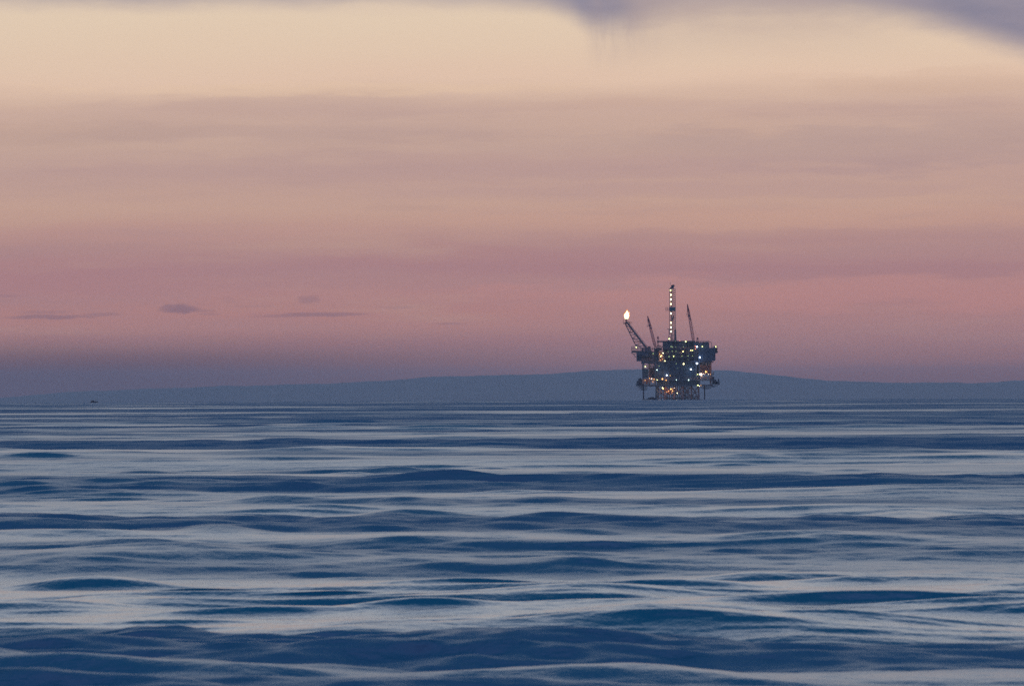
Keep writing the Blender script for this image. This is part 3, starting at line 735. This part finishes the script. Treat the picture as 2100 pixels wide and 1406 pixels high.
# --- lamps
lamp_m = {'y': em('warm_white_light', (1, .86, .40), 9), 'Y': em('bright_yellow_green_light', (.92, 1, .36), 6), 'g': em('dim_green_yellow_light', (.55, .75, .35), .9),
          'b': em('blue_white_light', (.62, .76, 1), 12), 'o': em('sodium_light', (1, .47, .13), 6), 'r': em('red_light', (1, .30, .18), 2.2),
          'w': em('pale_rose_light', (1, .80, .68), 9), 'c': em('cold_white_light', (.70, 1, .95), 4), 'p': em('derrick_light', (1, .90, .46), 7)}
def lamp(a, b_, kind, r_, yy, parent=None, tall=1.0):
    q = B(); bmesh.ops.create_uvsphere(q, u_segments=10, v_segments=6, radius=r_ * (.66 if parent is None else .72), matrix=Matrix.Translation((gx(a), yy, gz(b_))) @ Matrix.Diagonal((1, 1, tall, 1)))
    o = part('lamp', q, lamp_m[kind], parent, smooth=True)
    P = {'o': 420, 'b': 150, 'w': 260, 'y': 90, 'c': 90, 'Y': 60}.get(kind, 0) * (r_ / .6) ** 2
    if P > 25 and parent is None:                # the bulb throws its light on the steel around it
        ld = bpy.data.lights.new('lamp_light', 'POINT'); ld.energy = P; ld.shadow_soft_size = .3; ld.color = LC[kind]
        lo = bpy.data.objects.new('lamp_light', ld); C.objects.link(lo); lo.parent = o; lo.location = (gx(a), yy - .55, gz(b_))
    return o
LC = {'o': (1, .45, .15), 'b': (.6, .75, 1), 'w': (1, .75, .6), 'y': (1, .8, .4), 'c': (.8, 1, .95), 'Y': (.95, 1, .45)}
for b_ in (172, 223, 273, 378, 482, 532, 578): lamp(629, b_, 'p', .48, DY - 2.6, der, 1.9)
lamp(626, 121, 'Y', .6, DY - 2.6, der, .75); lamp(608, 659, 'Y', .55, -5, der)
F = -21.4
for a, b_, k, r_, yy in [(243, 752, 'Y', .5, -14.6), (430, 822, 'g', .6, -14), (540, 817, 'y', .42, F), (521, 846, 'o', .65, F), (512, 855, 'y', .4, F), (560, 903, 'y', .45, F),
        (343, 967, 'Y', .55, -20), (471, 1003, 'c', .55, F), (495, 960, 'g', .4, F), (578, 1063, 'b', .62, F), (613, 1062, 'g', .35, F), (473, 1114, 'Y', .42, -22),
        (531, 1104, 'o', .7, -22), (572, 1118, 'o', .4, -22), (685, 1115, 'c', .4, -22), (820, 1116, 'c', .6, -22), (513, 1180, 'Y', .45, -19.5), (539, 1209, 'o', .75, -19.5),
        (530, 1200, 'y', .4, -19.5), (624, 1215, 'o', .6, -19.5), (694, 1259, 'y', .4, -19), (923, 1175, 'Y', .5, -22), (920, 1055, 'Y', .42, -22),
        (948, 1052, 'w', .75, -21.5), (962, 1052, 'w', .7, -21.5), (955, 1061, 'w', .6, -21.5), (1011, 1027, 'o', .75, -21), (990, 1052, 'w', .25, -21), (1040, 1054, 'w', .22, -21), (846, 998, 'b', .68, -20), (766, 938, 'y', .68, -20.5),
        (685, 935, 'g', .4, -20), (916, 935, 'b', .8, F), (908, 932, 'b', .45, F), (946, 867, 'b', .7, -22), (865, 850, 'g', .45, F), (815, 850, 'g', .5, F), (748, 852, 'g', .5, F),
        (657, 853, 'Y', .42, F), (654, 860, 'g', .55, F), (605, 857, 'g', .65, F), (763, 799, 'o', .48, F), (760, 802, 'y', .42, F), (847, 790, 'y', .38, F), (867, 789, 'Y', .4, F),
        (595, 802, 'g', .38, F), (641, 797, 'g', .45, F), (682, 800, 'g', .42, F), (628, 745, 'g', .6, -20.5), (644, 752, 'g', .5, -20.5), (897, 744, 'r', .55, F), (897, 773, 'r', .5, F),
        (916, 750, 'b', .65, F), (974, 748, 'Y', .5, -21), (1123, 750, 'Y', .5, -18.6), (790, 692, 'Y', .62, -21), (725, 683, 'r', .35, -20.6), (675, 682, 'g', .3, -20.6), (765, 750, 'g', .35, F), (680, 750, 'g', .3, F),
        (388, 1096, 'o', .28, -21.8), (412, 1100, 'w', .3, -21.8), (437, 1106, 'o', .28, -21.8), (428, 1132, 'o', .25, -21.8), (340, 1118, 'o', .22, -21.8), (600, 1236, 'o', .28, -18), (643, 1238, 'o', .34, -18.6),  # extra small lamps, added for a warm glow on the lower decks
        (575, 1250, 'o', .22, -18), (962, 1072, 'o', .25, -21.4), (1062, 1056, 'o', .22, -21.4), (938, 1184, 'w', .28, -21.6), (955, 1178, 'o', .22, -21.6), (660, 1204, 'w', .24, -18.5),
        (508, 896, 'o', .24, F), (536, 884, 'o', .22, F), (500, 830, 'o', .22, -19.5), (395, 948, 'g', .22, -19.8), (620, 1066, 'o', .2, F), (700, 985, 'g', .22, -20), (815, 890, 'g', .24, F), (640, 890, 'g', .22, F)]:
    lamp(a, b_, k, r_, yy)

# ------------------------------------------------------------------ small boat far off on the left
BD = 6600.0; ba = (193 - 1050) * PX
boat = bpy.data.objects.new('small_boat', None); C.objects.link(boat)
boat.location = (BD * math.sin(ba), BD * math.cos(ba), -BD ** 2 / (2 * RE) - .25); boat.rotation_euler = (0, 0, rad(6))
tag(boat, 'tiny dark motor boat on the horizon at the far left, away from the platform', 'boat')
q = B(); secs = [(-2.9, .9, 1.2), (-1.5, 1.1, 1.15), (0, 1.15, 1.2), (1.5, .9, 1.4), (2.9, .08, 1.75)]; prev = None
for (x, hw, h) in secs:
    r_ = [q.verts.new((x, yy, zz_)) for yy, zz_ in ((-hw, h), (-hw * .75, .1), (0, -.35), (hw * .75, .1), (hw, h))]
    if prev:
        for i in range(4): q.faces.new((prev[i], prev[i + 1], r_[i + 1], r_[i]))
        q.faces.new((prev[0], r_[0], r_[4], prev[4]))
    else: q.faces.new(r_)
    prev = r_
q.faces.new(prev[::-1]); mesh_obj('hull', q, mat('dark_boat_paint', (.03, .035, .05), .5), boat)
q = B(); box(q, -2.2, .1, -.8, .8, 1.2, 2.15, .12); mesh_obj('cabin', q, mat('dark_boat_paint', (0, 0, 0)), boat)
q = B(); box(q, -2.3, .9, -.7, .7, 2.17, 2.27, .03); bar(q, (.8, 0, 1.3), (.8, 0, 2.2), .2, 6); mesh_obj('canopy', q, mat('dark_boat_paint', (0, 0, 0)), boat)

# ------------------------------------------------------------------ haze: pale even air from the viewer out past the island
q = B(); box(q, -52000, 52000, -4000, 50000, -700, 130)
hz = mesh_obj('haze', q, None); hz['kind'] = 'stuff'
m = bpy.data.materials.new('pale_air'); m.use_nodes = True; t = m.node_tree; t.nodes.clear()
o_ = t.nodes.new('ShaderNodeOutputMaterial'); pv = t.nodes.new('ShaderNodeVolumePrincipled')
pv.inputs['Color'].default_value = (1, .93, .96, 1); pv.inputs['Density'].default_value = DENS; pv.inputs['Anisotropy'].default_value = 0.0
t.links.new(pv.outputs[0], o_.inputs['Volume']); hz.data.materials.append(m)
